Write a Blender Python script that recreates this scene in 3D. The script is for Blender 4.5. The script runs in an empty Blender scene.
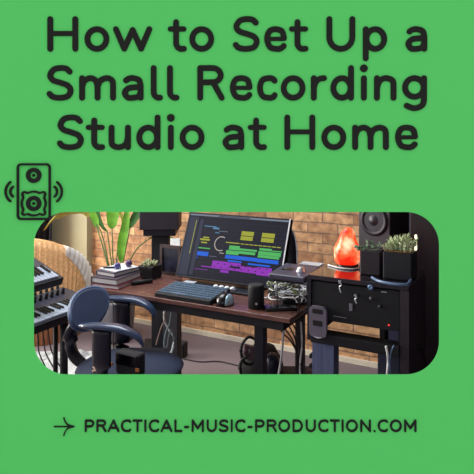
import bpy, bmesh, math, random
from mathutils import Vector, Matrix, noise
C = bpy.context.scene.collection
R = random.Random(7)
PI = math.pi
# ------------------------------------------------------------ frame: x runs along the brick wall, y towards it
YAW = math.radians(28.43)
cs, sn = math.cos(YAW), math.sin(YAW)
F, HC, HY = 578.0, 1.55, 140.0
def W(X, Y, Z):                     # distance right of / ahead of the doorway centre -> room
    return Vector((cs*X - sn*Y, sn*X + cs*Y, Z))
def at(px, py, Y): return W((px-237)/F*Y, Y, HC-(py-HY)/F*Y)
def onz(px, py, z): return at(px, py, (HC-z)*F/(py-HY))
def onv(px, py, v):
    Y = v/(sn*(px-237)/F + cs); return at(px, py, Y)

# ------------------------------------------------------------ materials
def lin(c):
    return tuple(((x/255)/12.92 if x/255 <= .04045 else ((x/255+.055)/1.055)**2.4) for x in c)+(1,)
MATS = {}
def mat(name, rgb, rough=.6, metal=0, var=.12, scale=25, bump=0, emit=0, coat=0, spec=.5, stretch=None):
    if name in MATS: return MATS[name]
    m = bpy.data.materials.new(name); m.use_nodes = True; N = m.node_tree.nodes; L = m.node_tree.links
    b = N['Principled BSDF']
    tc = N.new('ShaderNodeTexCoord'); no = N.new('ShaderNodeTexNoise'); no.inputs['Scale'].default_value = scale
    no.inputs['Detail'].default_value = 4
    src = tc.outputs['Object']
    if stretch:
        mp = N.new('ShaderNodeMapping'); mp.inputs['Scale'].default_value = stretch
        L.new(src, mp.inputs[0]); src = mp.outputs[0]
    L.new(src, no.inputs['Vector'])
    cr = N.new('ShaderNodeValToRGB'); c = lin(rgb)
    cr.color_ramp.elements[0].position = .3; cr.color_ramp.elements[1].position = .7
    cr.color_ramp.elements[0].color = tuple(x*(1-var) for x in c[:3])+(1,)
    cr.color_ramp.elements[1].color = tuple(min(1, x*(1+var)) for x in c[:3])+(1,)
    L.new(no.outputs['Fac'], cr.inputs[0]); L.new(cr.outputs[0], b.inputs['Base Color'])
    b.inputs['Roughness'].default_value = rough; b.inputs['Metallic'].default_value = metal
    b.inputs['Specular IOR Level'].default_value = spec
    b.inputs['Coat Weight'].default_value = coat
    if emit:
        L.new(cr.outputs[0], b.inputs['Emission Color']); b.inputs['Emission Strength'].default_value = emit
    if bump:
        bp = N.new('ShaderNodeBump'); bp.inputs['Strength'].default_value = bump; bp.inputs['Distance'].default_value = .01
        L.new(no.outputs['Fac'], bp.inputs['Height']); L.new(bp.outputs[0], b.inputs['Normal'])
    MATS[name] = m; return m
def brick_mat():
    m = bpy.data.materials.new('old_brick'); m.use_nodes = True; N = m.node_tree.nodes; L = m.node_tree.links
    b = N['Principled BSDF']; tc = N.new('ShaderNodeTexCoord')
    sep = N.new('ShaderNodeSeparateXYZ'); com = N.new('ShaderNodeCombineXYZ')
    L.new(tc.outputs['Object'], sep.inputs[0]); L.new(sep.outputs['X'], com.inputs['X']); L.new(sep.outputs['Z'], com.inputs['Y'])
    n0 = N.new('ShaderNodeTexNoise'); n0.inputs['Scale'].default_value = 9; L.new(com.outputs[0], n0.inputs['Vector'])
    mx = N.new('ShaderNodeVectorMath'); mx.operation = 'MULTIPLY_ADD'; mx.inputs[1].default_value = (.012, .012, 0)
    L.new(n0.outputs['Color'], mx.inputs[0]); L.new(com.outputs[0], mx.inputs[2])
    br = N.new('ShaderNodeTexBrick'); br.inputs['Scale'].default_value = 1
    br.inputs['Brick Width'].default_value = .225; br.inputs['Row Height'].default_value = .074
    br.inputs['Mortar Size'].default_value = .005; br.inputs['Mortar Smooth'].default_value = .3; br.inputs['Bias'].default_value = 0
    br.inputs['Color1'].default_value = lin((230, 186, 142)); br.inputs['Color2'].default_value = lin((176, 130, 98))
    br.inputs['Mortar'].default_value = lin((160, 130, 112)); L.new(mx.outputs[0], br.inputs['Vector'])
    n1 = N.new('ShaderNodeTexNoise'); n1.inputs['Scale'].default_value = 19; n1.inputs['Detail'].default_value = 7
    L.new(com.outputs[0], n1.inputs['Vector'])
    r1 = N.new('ShaderNodeValToRGB'); r1.color_ramp.elements[0].position = .3; r1.color_ramp.elements[1].position = .72
    r1.color_ramp.elements[0].color = (.40, .33, .29, 1); r1.color_ramp.elements[1].color = (1.15, 1.1, 1.0, 1)
    L.new(n1.outputs['Fac'], r1.inputs[0])
    mul = N.new('ShaderNodeMix'); mul.data_type = 'RGBA'; mul.blend_type = 'MULTIPLY'; mul.inputs['Factor'].default_value = .8
    L.new(br.outputs['Color'], mul.inputs['A']); L.new(r1.outputs[0], mul.inputs['B'])
    L.new(mul.outputs['Result'], b.inputs['Base Color']); b.inputs['Roughness'].default_value = .9
    bp = N.new('ShaderNodeBump'); bp.inputs['Strength'].default_value = .6; bp.inputs['Distance'].default_value = .012
    ma = N.new('ShaderNodeMath'); ma.operation = 'MULTIPLY_ADD'; ma.inputs[1].default_value = -1
    L.new(br.outputs['Fac'], ma.inputs[0]); L.new(n1.outputs['Fac'], ma.inputs[2])
    L.new(ma.outputs[0], bp.inputs['Height']); L.new(bp.outputs[0], b.inputs['Normal'])
    return m
def salt_mat():
    m = bpy.data.materials.new('glowing_salt'); m.use_nodes = True; N = m.node_tree.nodes; L = m.node_tree.links
    b = N['Principled BSDF']; tc = N.new('ShaderNodeTexCoord')
    n1 = N.new('ShaderNodeTexNoise'); n1.inputs['Scale'].default_value = 11; n1.inputs['Detail'].default_value = 6
    L.new(tc.outputs['Object'], n1.inputs['Vector'])
    r = N.new('ShaderNodeValToRGB'); e = r.color_ramp.elements
    e[0].position = .40; e[0].color = lin((205, 32, 12)); e[1].position = .64; e[1].color = lin((250, 188, 150))
    k = e.new(.51); k.color = lin((236, 90, 50))
    L.new(n1.outputs['Fac'], r.inputs[0]); L.new(r.outputs[0], b.inputs['Base Color']); L.new(r.outputs[0], b.inputs['Emission Color'])
    b.inputs['Emission Strength'].default_value = 1.5; b.inputs['Roughness'].default_value = .35
    return m
NAVY = mat('black_satin', (10, 12, 26), .45, var=.15)
BLK = mat('black_matte', (8, 9, 18), .7, var=.2)
BLKG = mat('black_gloss', (6, 7, 16), .18, var=.15)
RUB = mat('black_rubber', (20, 20, 26), .85)
GREY = mat('grey_plastic', (120, 118, 130), .45)
SILV = mat('silver_metal', (200, 205, 212), .3, .9)
WHT = mat('white_plastic', (225, 230, 235), .4)
CABW = mat('white_cable', (235, 238, 240), .5)
CABB = mat('black_cable', (22, 22, 30), .6)
CABG = mat('green_cable', (130, 150, 70), .6)
LEAF = mat('leaf_green', (108, 168, 50), .4, var=.35, scale=12)
LEAFD = mat('leaf_deep_green', (70, 115, 60), .4, var=.3, scale=12)
LEAFO = mat('leaf_olive', (165, 165, 75), .5, var=.3, scale=12)
STEM = mat('plant_stem', (112, 130, 80), .6, var=.25)
WOOD = mat('dark_walnut', (108, 72, 64), .27, var=.35, scale=14, stretch=(1, 9, 9), coat=.2)
EDGE = mat('walnut_edge', (92, 72, 82), .5, var=.2)
MESHB = mat('blue_grey_mesh', (58, 72, 104), .55, var=.2, scale=300)
CHAIRB = mat('navy_plastic', (16, 20, 34), .3, var=.1)
SEATB = mat('navy_fabric', (30, 42, 70), .8, var=.2, scale=200)

# ------------------------------------------------------------ mesh helpers
def box(bm, lo, hi, bev=0, rot=0, seg=2, mi=0):
    lo, hi = Vector(lo), Vector(hi); c = (lo+hi)/2; d = hi-lo
    t = bmesh.new(); bmesh.ops.create_cube(t, size=1)
    bmesh.ops.scale(t, vec=d, verts=t.verts)
    if bev: bmesh.ops.bevel(t, geom=t.edges[:], offset=bev, segments=seg, affect='EDGES', profile=.5)
    M = Matrix.Translation(c) @ (rot if isinstance(rot, Matrix) else Matrix.Rotation(rot, 4, 'Z'))
    merge(bm, t, M, mi)
def merge(bm, t, M=None, mi=0):
    if M is not None: bmesh.ops.transform(t, matrix=M, verts=t.verts)
    for f in t.faces: f.material_index = mi
    me = bpy.data.meshes.new('t'); t.to_mesh(me); t.free(); bm.from_mesh(me); bpy.data.meshes.remove(me)
def smooth(pts, n=6):
    P = [Vector(p) for p in pts]
    if len(P) < 3: return P
    out = []
    for i in range(len(P)-1):
        a, b, c, d = P[max(i-1, 0)], P[i], P[i+1], P[min(i+2, len(P)-1)]
        for k in range(n):
            t = k/n
            out.append(.5*((2*b)+(c-a)*t+(2*a-5*b+4*c-d)*t*t+(3*b-a-3*c+d)*t**3))
    return out+[P[-1]]
def tube(bm, pts, r, seg=8, n=6, mi=0, flat=None):
    P = smooth(pts, n); rr = r if isinstance(r, (list, tuple)) else None
    rings = []; up = Vector((0, 0, 1))
    for i, p in enumerate(P):
        d = (P[min(i+1, len(P)-1)]-P[max(i-1, 0)]).normalized()
        s = d.cross(up)
        s = s.normalized() if s.length > .05 else Vector((1, 0, 0))
        u = s.cross(d).normalized()
        if rr:
            k = i/(len(P)-1)*(len(rr)-1); a = int(min(k, len(rr)-2)); q = rr[a]+(rr[a+1]-rr[a])*(k-a)
        else: q = r
        fx, fy = flat or (1, 1)
        rings.append([bm.verts.new(p+(s*math.cos(t)*fx+u*math.sin(t)*fy)*q) for t in [2*PI*j/seg for j in range(seg)]])
    for a, b in zip(rings, rings[1:]):
        for j in range(seg):
            f = bm.faces.new((a[j], a[(j+1) % seg], b[(j+1) % seg], b[j])); f.material_index = mi; f.smooth = True
    for ring in (rings[0][::-1], rings[-1]):
        bm.faces.new(ring).material_index = mi
def lathe(bm, prof, c, seg=28, M=None, wob=0, mi=0):
    t = bmesh.new(); rings = []
    for r, z in prof:
        rings.append([t.verts.new((r*math.cos(2*PI*j/seg), r*math.sin(2*PI*j/seg), z)) for j in range(seg)])
    for a, b in zip(rings, rings[1:]):
        for j in range(seg):
            f = t.faces.new((a[j], a[(j+1) % seg], b[(j+1) % seg], b[j])); f.smooth = True
    t.faces.new(rings[0][::-1]); t.faces.new(rings[-1])
    if wob:
        for v in t.verts:
            k = noise.noise(v.co*22+Vector((3, 1, 5)))
            v.co += Vector((v.co.x, v.co.y, 0)).normalized()*k*wob
    merge(bm, t, Matrix.Translation(c) @ (M or Matrix()), mi)
    for f in bm.faces: f.smooth = True if len(f.verts) == 4 else f.smooth
def disc(bm, c, r0, r1, n, h=.004, seg=28, mi=0):      # ring facing n
    q = Vector(n).to_track_quat('Z', 'Y').to_matrix().to_4x4()
    lathe(bm, [(r0, 0), (r0, h), (r1, h), (r1, 0)], c, seg, q, mi=mi)
BASE = {}
def obj(name, bm, m, parent=None, sm=False):
    bm.normal_update()
    if parent is None:
        zs = [v.co for v in bm.verts]
        b = Vector(((min(v.x for v in zs)+max(v.x for v in zs))/2, (min(v.y for v in zs)+max(v.y for v in zs))/2, min(v.z for v in zs)))
        pb = Vector((0, 0, 0))
    else:
        pb = BASE[parent]; zs = [v.co for v in bm.verts]
        b = sum(zs, Vector())/len(zs)
    for v in bm.verts: v.co -= b
    bmesh.ops.recalc_face_normals(bm, faces=bm.faces[:])
    me = bpy.data.meshes.new(name); bm.to_mesh(me); bm.free()
    for x in (m if isinstance(m, (list, tuple)) else [m]): me.materials.append(x)
    if sm:
        for p in me.polygons: p.use_smooth = True
    o = bpy.data.objects.new(name, me); C.objects.link(o)
    o.parent = parent; o.location = b-pb; BASE[o] = b
    return o
def thing(name, label, cat, loc, group=None):
    o = bpy.data.objects.new(name, None); C.objects.link(o); o.location = loc; BASE[o] = Vector(loc)
    o.empty_display_size = .05
    o['label'] = label; o['category'] = cat
    if group: o['group'] = group
    return o
def tag(o, label, cat, group=None, kind=None):
    o['label'] = label; o['category'] = cat
    if group: o['group'] = group
    if kind: o['kind'] = kind
    return o
def struct(name, bm, m, parent=None):
    o = obj(name, bm, m, parent)
    if parent is None: o['kind'] = 'structure'
    return o
def B(name, lo, hi, m, parent=None, bev=0, rot=0):
    bm = bmesh.new(); box(bm, lo, hi, bev, rot); return obj(name, bm, m, parent)
def T(name, pts, r, m, parent=None, seg=8, flat=None, n=6):
    bm = bmesh.new(); tube(bm, pts, r, seg, n=n, flat=flat); return obj(name, bm, m, parent)

# ------------------------------------------------------------ the room
XL, XR, YB, ZC = -4.9, 1.2, 3.92, 2.6
def sbox(name, lo, hi, m):
    bm = bmesh.new(); box(bm, lo, hi); return struct(name, bm, m)
CARP = mat('mauve_carpet', (122, 108, 112), .95, var=.16, scale=160, bump=.5)
PLAS = mat('olive_grey_plaster', (158, 152, 124), .8, var=.06, scale=4)
PLA2 = mat('pale_plaster', (200, 196, 188), .85, var=.04, scale=5)
bm = bmesh.new()
def gy(x): return (1.53+sn*x)/cs
poly_prism_pts = [(XL, gy(XL)), (XR+.1, gy(XR+.1)), (XR+.1, YB), (XL, YB)]
a = [bm.verts.new((x, y, -.1)) for x, y in poly_prism_pts]; b = [bm.verts.new((x, y, 0)) for x, y in poly_prism_pts]
bm.faces.new(a[::-1]); bm.faces.new(b)
for i in range(4): bm.faces.new((a[i], a[(i+1) % 4], b[(i+1) % 4], b[i]))
struct('floor', bm, CARP)
bm = bmesh.new(); pp = [W(-6, 1.5299, 0), W(-6, -8, 0), W(6, -8, 0), W(6, 1.5299, 0)]
a = [bm.verts.new((p.x, p.y, -.1)) for p in pp]; b = [bm.verts.new((p.x, p.y, 0)) for p in pp]
bm.faces.new(a[::-1]); bm.faces.new(b)
for i in range(4): bm.faces.new((a[i], a[(i+1) % 4], b[(i+1) % 4], b[i]))
struct('floor_front', bm, mat('pale_stone', (232, 232, 230), .8, var=.03, scale=3))
sbox('wall_back', (-3.59, YB, 0), (XR, YB+.12, ZC), brick_mat())
sbox('wall_back_plaster', (XL, 3.85, 0), (-3.59, YB+.12, ZC), PLAS)
sbox('wall_right', (XR, 2.47, 0), (XR+.1, YB+.12, ZC), PLA2)
# ceiling and left wall with a big window
bm = bmesh.new(); wy0, wy1, wz0, wz1 = .5, 3.1, .8, 2.35
box(bm, (XL-.12, -.2, 0), (XL, wy0, ZC)); box(bm, (XL-.12, wy1, 0), (XL, YB+.12, ZC))
box(bm, (XL-.12, wy0, 0), (XL, wy1, wz0)); box(bm, (XL-.12, wy0, wz1), (XL, wy1, ZC))
struct('wall_left', bm, PLA2)
bm = bmesh.new()
for y in (wy0, (wy0+wy1)/2-.03, wy1-.06): box(bm, (XL-.09, y, wz0), (XL-.03, y+.06, wz1), .004)
for z in (wz0, wz1-.06): box(bm, (XL-.08, wy0, z), (XL-.04, wy1, z+.06), .004)
wf = struct('window_1', bm, WHT)
gm = bpy.data.materials.new('window_glass'); gm.use_nodes = True
gb = gm.node_tree.nodes['Principled BSDF']; gb.inputs['Transmission Weight'].default_value = 1; gb.inputs['Roughness'].default_value = 0
gb.inputs['Base Color'].default_value = (.97, .99, 1, 1)
B('pane', (XL-.066, wy0+.03, wz0+.03), (XL-.060, wy1-.03, wz1-.03), gm, wf)
# ceiling with an unseen roof window, added for top highlights
bm = bmesh.new(); sx0, sx1, sy0, sy1 = -3.1, -1.5, 2.3, 3.3
def poly_prism(bm, pts, z0, z1):
    a = [bm.verts.new((x, y, z0)) for x, y in pts]; b = [bm.verts.new((x, y, z1)) for x, y in pts]
    bm.faces.new(a[::-1]); bm.faces.new(b)
    for i in range(len(a)): bm.faces.new((a[i], a[(i+1) % len(a)], b[(i+1) % len(a)], b[i]))
gl = lambda x: (1.5-0+.03-(-sn*x))/cs           # y of the green card at room x
poly_prism(bm, [(XL-.12, gl(XL)-.0), (sx0, gl(sx0)), (sx0, YB+.12), (XL-.12, YB+.12)], ZC, ZC+.12)
poly_prism(bm, [(sx0, gl(sx0)), (sx1, gl(sx1)), (sx1, sy0), (sx0, sy0)], ZC, ZC+.12)
poly_prism(bm, [(sx0, sy1), (sx1, sy1), (sx1, YB+.12), (sx0, YB+.12)], ZC, ZC+.12)
poly_prism(bm, [(sx1, gl(sx1)), (XR+.1, gl(XR+.1)), (XR+.1, YB+.12), (sx1, YB+.12)], ZC, ZC+.12)
struct('ceiling', bm, PLA2)
bm = bmesh.new()
for x in (sx0-.02, sx1-.03): box(bm, (x, sy0, ZC+.02), (x+.05, sy1, ZC+.09))
for y in (sy0-.02, sy1-.03): box(bm, (sx0, y, ZC+.02), (sx1, y+.05, ZC+.09))
wf2 = struct('added_roof_window', bm, WHT)
B('pane', (sx0, sy0, ZC+.05), (sx1, sy1, ZC+.056), gm, wf2)
sbox('baseboard_back', (-3.59, YB-.018, 0), (XR, YB, .035), mat('cream_paint', (225, 216, 196), .5, var=.05))
sbox('door_1', (-.98, YB-.05, 0), (-.1, YB, 2.1), mat('dark_navy_paint', (44, 47, 72), .5, var=.08))

# ------------------------------------------------------------ green border card, built as a wall with rounded opening
S = 1.5/F
def gp(px, py, d=0): return W((px-237)*S, 1.5-d, HC-(py-HY)*S)
def rrect(x0, y0, x1, y1, r, n=12):
    out = []
    for cx, cy, a0 in ((x1-r, y0+r, -90), (x1-r, y1-r, 0), (x0+r, y1-r, 90), (x0+r, y0+r, 180)):
        for k in range(n+1):
            a = math.radians(a0+90*k/n); out.append((cx+r*math.cos(a), cy+r*math.sin(a)))
    return out
GREEN = mat('green_paint', (84, 189, 98), .9, var=.004, scale=3, spec=.1)
bm = bmesh.new()
def loop(pts, Y): 
    vs = [bm.verts.new(W(x, Y, z)) for x, z in pts]
    return vs, [bm.edges.new((vs[i], vs[(i+1) % len(vs)])) for i in range(len(vs))]
def holepts(e): return [((x-237)*S, HC-(y-HY)*S) for x, y in rrect(34-e, 212-e, 439+e, 374.3+e, 33+e)]
outer = [(-3.3, 0), (2.25, 0), (2.25, ZC+.12), (-3.3, ZC+.12)]
lf = []
for Y, e in ((1.5, 0), (1.56, 16)):
    ov, oe = loop(outer, Y); hv, he = loop(holepts(e), Y)
    bmesh.ops.triangle_fill(bm, edges=oe+he, use_beauty=True); lf.append((ov, hv))
for k in (0, 1):
    a, b = lf[0][k], lf[1][k]
    for i in range(len(a)): bm.faces.new((a[i], a[(i+1) % len(a)], b[(i+1) % len(a)], b[i]))
bm.normal_update()
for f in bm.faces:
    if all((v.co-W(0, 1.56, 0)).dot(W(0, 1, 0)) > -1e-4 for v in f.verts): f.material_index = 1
struct('border_card', bm, [GREEN, mat('dusky_bounce_paint', (120, 112, 128), .9, var=.05, scale=5)])  # unseen room side tinted mauve to keep green bounce out

# lettering: every letter is a raised shape of rounded strokes
INK = mat('charcoal_paint', (32, 32, 31), .9, var=.02, spec=.1)
def strokes(bm, lines, hw, th=.003, cap=8):
    """each line becomes one ribbon with round ends; every ribbon lies a hair higher than the last"""
    parts = []
    for P in lines:
        f = 1
        if isinstance(P, tuple): P, f = P
        cur = [P[0]]
        for i in range(1, len(P)-1):
            cur.append(P[i]); a, p, b = P[i-1], P[i], P[i+1]
            u, v = (p[0]-a[0], p[1]-a[1]), (b[0]-p[0], b[1]-p[1]); lu, lv = math.hypot(*u), math.hypot(*v)
            if lu > 1e-4 and lv > 1e-4 and (u[0]*v[0]+u[1]*v[1])/(lu*lv) < .45: parts.append((cur, f)); cur = [p]
        cur.append(P[-1]); parts.append((cur, f))
    for li, (P, f) in enumerate(parts):
        h = hw*f; t = th+li*.00006
        Q_ = [P[0]]
        for p in P[1:]:
            if math.hypot(p[0]-Q_[-1][0], p[1]-Q_[-1][1]) > 1e-4: Q_.append(p)
        closed = len(Q_) > 3 and math.hypot(Q_[0][0]-Q_[-1][0], Q_[0][1]-Q_[-1][1]) < 1e-3
        if closed: Q_.pop()
        n = len(Q_); le, ri, sharp = [], [], []
        for i in range(n):
            a = Q_[i-1] if (i or closed) else None; b = Q_[(i+1) % n] if (i < n-1 or closed) else None; p = Q_[i]
            def nm(u, v): l = math.hypot(v[0]-u[0], v[1]-u[1]); return (-(v[1]-u[1])/l, (v[0]-u[0])/l)
            n1 = nm(a, p) if a else nm(p, b); n2 = nm(p, b) if b else n1
            m = (n1[0]+n2[0], n1[1]+n2[1]); q = math.hypot(*m)
            if q < 1e-3: m, q = n1, 1
            m = (m[0]/q, m[1]/q); d = max(.45, m[0]*n1[0]+m[1]*n1[1])
            if d < .93: sharp.append(p); k = h/d if d > .6 else h/d*.95
            else: k = h/d
            le.append((p[0]+m[0]*k, p[1]+m[1]*k)); ri.append((p[0]-m[0]*k, p[1]-m[1]*k))
        out = [bm.verts.new(gp(x, y, t)) for x, y in le]; inn = [bm.verts.new(gp(x, y, t)) for x, y in ri]
        o2 = [bm.verts.new(gp(x, y, 0)) for x, y in le]; i2 = [bm.verts.new(gp(x, y, 0)) for x, y in ri]
        for i in range(n if closed else n-1):
            k = (i+1) % n
            bm.faces.new((out[i], out[k], inn[k], inn[i])); bm.faces.new((out[k], out[i], o2[i], o2[k])); bm.faces.new((inn[i], inn[k], i2[k], i2[i]))
        if not closed:
            for p, a in ((Q_[0], Q_[1]), (Q_[-1], Q_[-2])):
                ang = math.atan2(p[1]-a[1], p[0]-a[0])
                prism(bm, [(p[0]+h*math.cos(ang+PI*(k/cap-.5)), p[1]+h*math.sin(ang+PI*(k/cap-.5))) for k in range(cap+1)], t)
def prism(bm, pts, th):
    a = [bm.verts.new(gp(x, y, 0)) for x, y in pts]; b = [bm.verts.new(gp(x, y, th)) for x, y in pts]
    bm.faces.new(b)
    for i in range(len(a)): bm.faces.new((a[i], a[(i+1) % len(a)], b[(i+1) % len(a)], b[i]))
def arc(cx, cy, rx, ry, a0, a1, n=14):
    return [(cx+rx*math.cos(math.radians(a0+(a1-a0)*k/n)), cy+ry*math.sin(math.radians(a0+(a1-a0)*k/n))) for k in range(n+1)]
def sp(pts, n=5): return [(p.x, p.y) for p in smooth([(x, y, 0) for x, y in pts], n)]
# glyph: ink width w, strokes; baseline of ink 0, cap 36.3, x-height 26, stroke 6.5 (centre lines 3.25 in)
CT, XT, Q = 33.0, 22.9, 3.25
def ell(x0, x1, y0=Q, y1=XT, a0=0, a1=360, n=24): return arc((x0+x1)/2, (y0+y1)/2, (x1-x0)/2, (y1-y0)/2, a0, a1, n)
def S_(w, t=CT, q=Q):
    return [sp([(w-q-1, t-3.6), (w*.72, t-.6), (w*.5, t), (w*.27, t-1.6), (q+.6, t-7.4), (w*.25, t-12.2), (w*.5, t-14.6), (w*.77, t-17.4), (w-q, t-22.3), (w*.78, t-28), (w*.5, q), (w*.24, q+1), (q, q+4)], 5)]
G = {
 'H': lambda w: [[(Q, Q), (Q, CT)], [(w-Q, Q), (w-Q, CT)], ([(Q, 18.6), (w-Q, 18.6)], .85)],
 'o': lambda w: [ell(Q, w-Q)],
 'w': lambda w: [[(Q, XT), (w*.29, Q+.2), (w*.5, XT-.8), (w*.71, Q+.2), (w-Q, XT)]],
 't': lambda w: [[(8.4, 30), (8.4, 9)]+arc(14.2, 9, 5.8, 5.9, 180, 262, 8)+[(w-Q+.4, 3.4)], ([(2.6, XT+.2), (w-2.9, XT+.2)], .9)],
 'S': lambda w: S_(w),
 'e': lambda w: [sp([(w-Q-.4, 6.2), (w*.72, 3.7), (w*.52, Q), (w*.26, 5.2), (Q, 13.1), (w*.24, 20.8), (w*.5, XT), (w*.77, 20.8), (w-Q-.1, 14.0)], 5), ([(Q+.5, 13.2), (w-Q-.1, 13.2)], .72)],
 'U': lambda w: [[(Q, CT), (Q, 15)]+arc(w/2, 15, w/2-Q, 11.75, 180, 360, 18)+[(w-Q, CT)]],
 'p': lambda w: [[(Q, -6.2), (Q, XT)], ell(Q+.6, w-Q)],
 'a': lambda w: [sp([(Q+1.2, 20.6), (w*.33, 22.4), (w*.52, XT), (w*.78, 20.9), (w-Q, 15)], 5)+[(w-Q, Q)], sp([(w-Q, 13.9), (w*.55, 13.7), (w*.3, 12.6), (Q, 8.4), (w*.27, 3.7), (w*.48, Q), (w*.75, 4.6), (w-Q, 9.2)], 5)],
 'm': lambda w: [[(Q, Q), (Q, XT)], [(Q, 13)]+sp([(Q, 14), (Q+2.4, 20.2), (w*.31, XT), (w*.45, 20.4), (w*.5, 14)], 5)+[(w*.5, Q)], [(w*.5, 13)]+sp([(w*.5, 14), (w*.57, 20.2), (w*.75, XT), (w*.89, 20.4), (w-Q, 14)], 5)+[(w-Q, Q)]],
 'n': lambda w: [[(Q, Q), (Q, XT)], [(Q, 12)]+sp([(Q, 13), (Q+2.6, 20), (w*.52, XT), (w*.82, 20.4), (w-Q, 14)], 5)+[(w-Q, Q)]],
 'u': lambda w: [[(w-Q, XT), (w-Q, Q)], [(Q, XT), (Q, 12)]+sp([(Q, 12), (w*.18, 5.6), (w*.46, Q), (w-Q-2.6, 6), (w-Q, 13)], 5)],
 'l': lambda w: [[(Q, CT), (Q, 9)]+arc(Q+5.6, 9, 5.6, 5.8, 180, 262, 8)+[(w-Q+.3, 3.5)]],
 'R': lambda w: [[(Q, Q), (Q, CT), (w*.52, CT)]+arc(w*.56, CT-7.1, w*.44-Q-1, 7.1, 90, -90, 12)+[(Q, CT-14.4)], [(w*.58, CT-14.4), (w-Q, Q)]],
 'c': lambda w: [sp([(w-Q+.2, 20.3), (w*.75, 22.4), (w*.56, XT), (w*.27, 20.9), (Q, 13.1), (w*.27, 5.3), (w*.56, Q), (w*.77, 3.8), (w-Q+.2, 5.9)], 5)],
 'r': lambda w: [[(Q, Q), (Q, XT)], [(Q, 12)]+sp([(Q, 13), (Q+2, 19), (Q+6, 22.2), (w-Q+.2, XT)], 5)],
 'd': lambda w: [[(w-Q, Q), (w-Q, CT)], ell(Q, w-Q-.4)],
 'i': lambda w: [[(Q, Q), (Q, XT)], [(Q, 32.9), (Q+.15, 32.9)], ],
 'g': lambda w: [ell(Q, w-Q-.2, Q+1), [(w-Q, XT), (w-Q, 2)]+sp([(w-Q, 2), (w-Q-1.4, -3.6), (w*.62, -6.6), (w*.42, -6.9), (Q+1.6, -4.6)], 5)],
 'P': lambda w: [[(Q, Q), (Q, CT), (w*.52, CT)]+arc(w*.56, CT-8.3, w*.44-Q, 8.3, 90, -90, 12)+[(Q, CT-16.6)]],
 'A': lambda w: [[(Q, Q), (w/2, CT), (w-Q, Q)], [(w*.24, 12.3), (w*.76, 12.3)]],
 'C': lambda w: [sp([(w-Q, CT-3.6), (w*.8, CT-.7), (w*.6, CT), (w*.27, CT-3), (Q, 18.1), (w*.27, Q+3), (w*.6, Q), (w*.8, Q+.7), (w-Q, Q+3.8)], 5)],
 'T': lambda w: [[(Q, CT), (w-Q, CT)], [(w/2, CT), (w/2, Q)]],
 'I': lambda w: [[(w/2, CT), (w/2, Q)]],
 'L': lambda w: [[(Q, CT), (Q, Q), (w-Q, Q)]],
 '-': lambda w: [[(Q, 14.6), (w-Q, 14.6)]],
 'M': lambda w: [[(Q, Q), (Q, CT), (w/2, 11), (w-Q, CT), (w-Q, Q)]],
 'O': lambda w: [arc(w/2, 18.1, w/2-Q, 14.9, 0, 360, 26)],
 'D': lambda w: [[(Q, Q), (Q, CT), (w*.45, CT)]+arc(w*.45, 18.1, w*.55-Q, 14.9, 90, -90, 14)+[(Q, Q)]],
 'N': lambda w: [[(Q, Q), (Q, CT), (w-Q, Q), (w-Q, CT)]],
 '.': lambda w: [[(w/2, Q), (w/2+.1, Q)]],
}
def letter(parent, ch, x, w, base, sc=1, hw=2.88, m=INK):
    bm = bmesh.new()
    ls = G[ch](w/sc)
    k = hw/sc
    strokes(bm, [([(x+px*sc, base-py*sc) for px, py in (L[0] if isinstance(L, tuple) else L)], L[1] if isinstance(L, tuple) else 1.0) for L in ls], hw)
    if ch == 'i':
        prism(bm, [(x+3.25+3.9*math.cos(2*PI*j/18), base-32.7+3.9*math.sin(2*PI*j/18)) for j in range(18)], .003)
    return obj('letter', bm, m, parent)
hd = thing('headline_lettering', 'large charcoal rounded headline in three lines on the green border card', 'lettering', gp(237, 150))
rows = [(52.2, [('H', 47.2, 31.5), ('o', 84.3, 25.5), ('w', 112.8, 39.9), ('t', 167.8, 19), ('o', 189, 25.5), ('S', 232.5, 27.5), ('e', 263.8, 23.5), ('t', 289, 19.3), ('U', 326, 29.5), ('p', 362.4, 24.9), ('a', 405, 22.4)]),
 (101.1, [('S', 46.5, 27.5), ('m', 79, 37.4), ('a', 121.6, 22.4), ('l', 150.5, 12.6), ('l', 166.8, 12.7), ('R', 197, 28), ('e', 229.5, 23.5), ('c', 256.7, 21), ('o', 280.4, 25.4), ('r', 310.5, 16.5), ('d', 330, 24.2), ('i', 360.5, 6.5), ('n', 373.6, 23), ('g', 401.7, 25.4)]),
 (150.5, [('S', 56.8, 27.5), ('t', 85.9, 19.2), ('u', 108.4, 22.9), ('d', 136, 24.9), ('i', 167.6, 6.5), ('o', 179.4, 25.5), ('a', 222.2, 22.4), ('t', 247.7, 19.2), ('H', 284, 31.5), ('o', 321, 25.5), ('m', 351.8, 37.2), ('e', 394.6, 23.6)])]
for base, row in rows:
    for ch, x, w in row: letter(hd, ch, x, w, base)
wb = thing('web_address_lettering', 'small charcoal capital web address low on the green border card', 'lettering', gp(250, 432))
adv = dict(P=646, R=672, A=715, C=680, T=597, I=270, L=556, M=844, U=713, S=617, O=762, D=738, N=752); adv['-'] = 400; adv['.'] = 244
lsb = dict(P=75, R=75, A=22, C=45, T=15, I=80, L=75, M=75, U=68, S=35, O=45, D=75, N=75); lsb['-'] = 50; lsb['.'] = 60
txt = 'PRACTICAL-MUSIC-PRODUCTION.COM'
tot = sum(adv[c] for c in txt)-75-75; x = 84.8-75*331.6/tot; sc = 331.6/tot
SCL = 12.7/36.3
for ch in txt:
    rs = {'R': 25, 'P': 30, 'L': 20}.get(ch, lsb[ch])
    letter(wb, ch, x+lsb[ch]*sc, (adv[ch]-lsb[ch]-rs)*sc, 431.9, SCL, 1.0)
    x += adv[ch]*sc
bm = bmesh.new()
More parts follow.
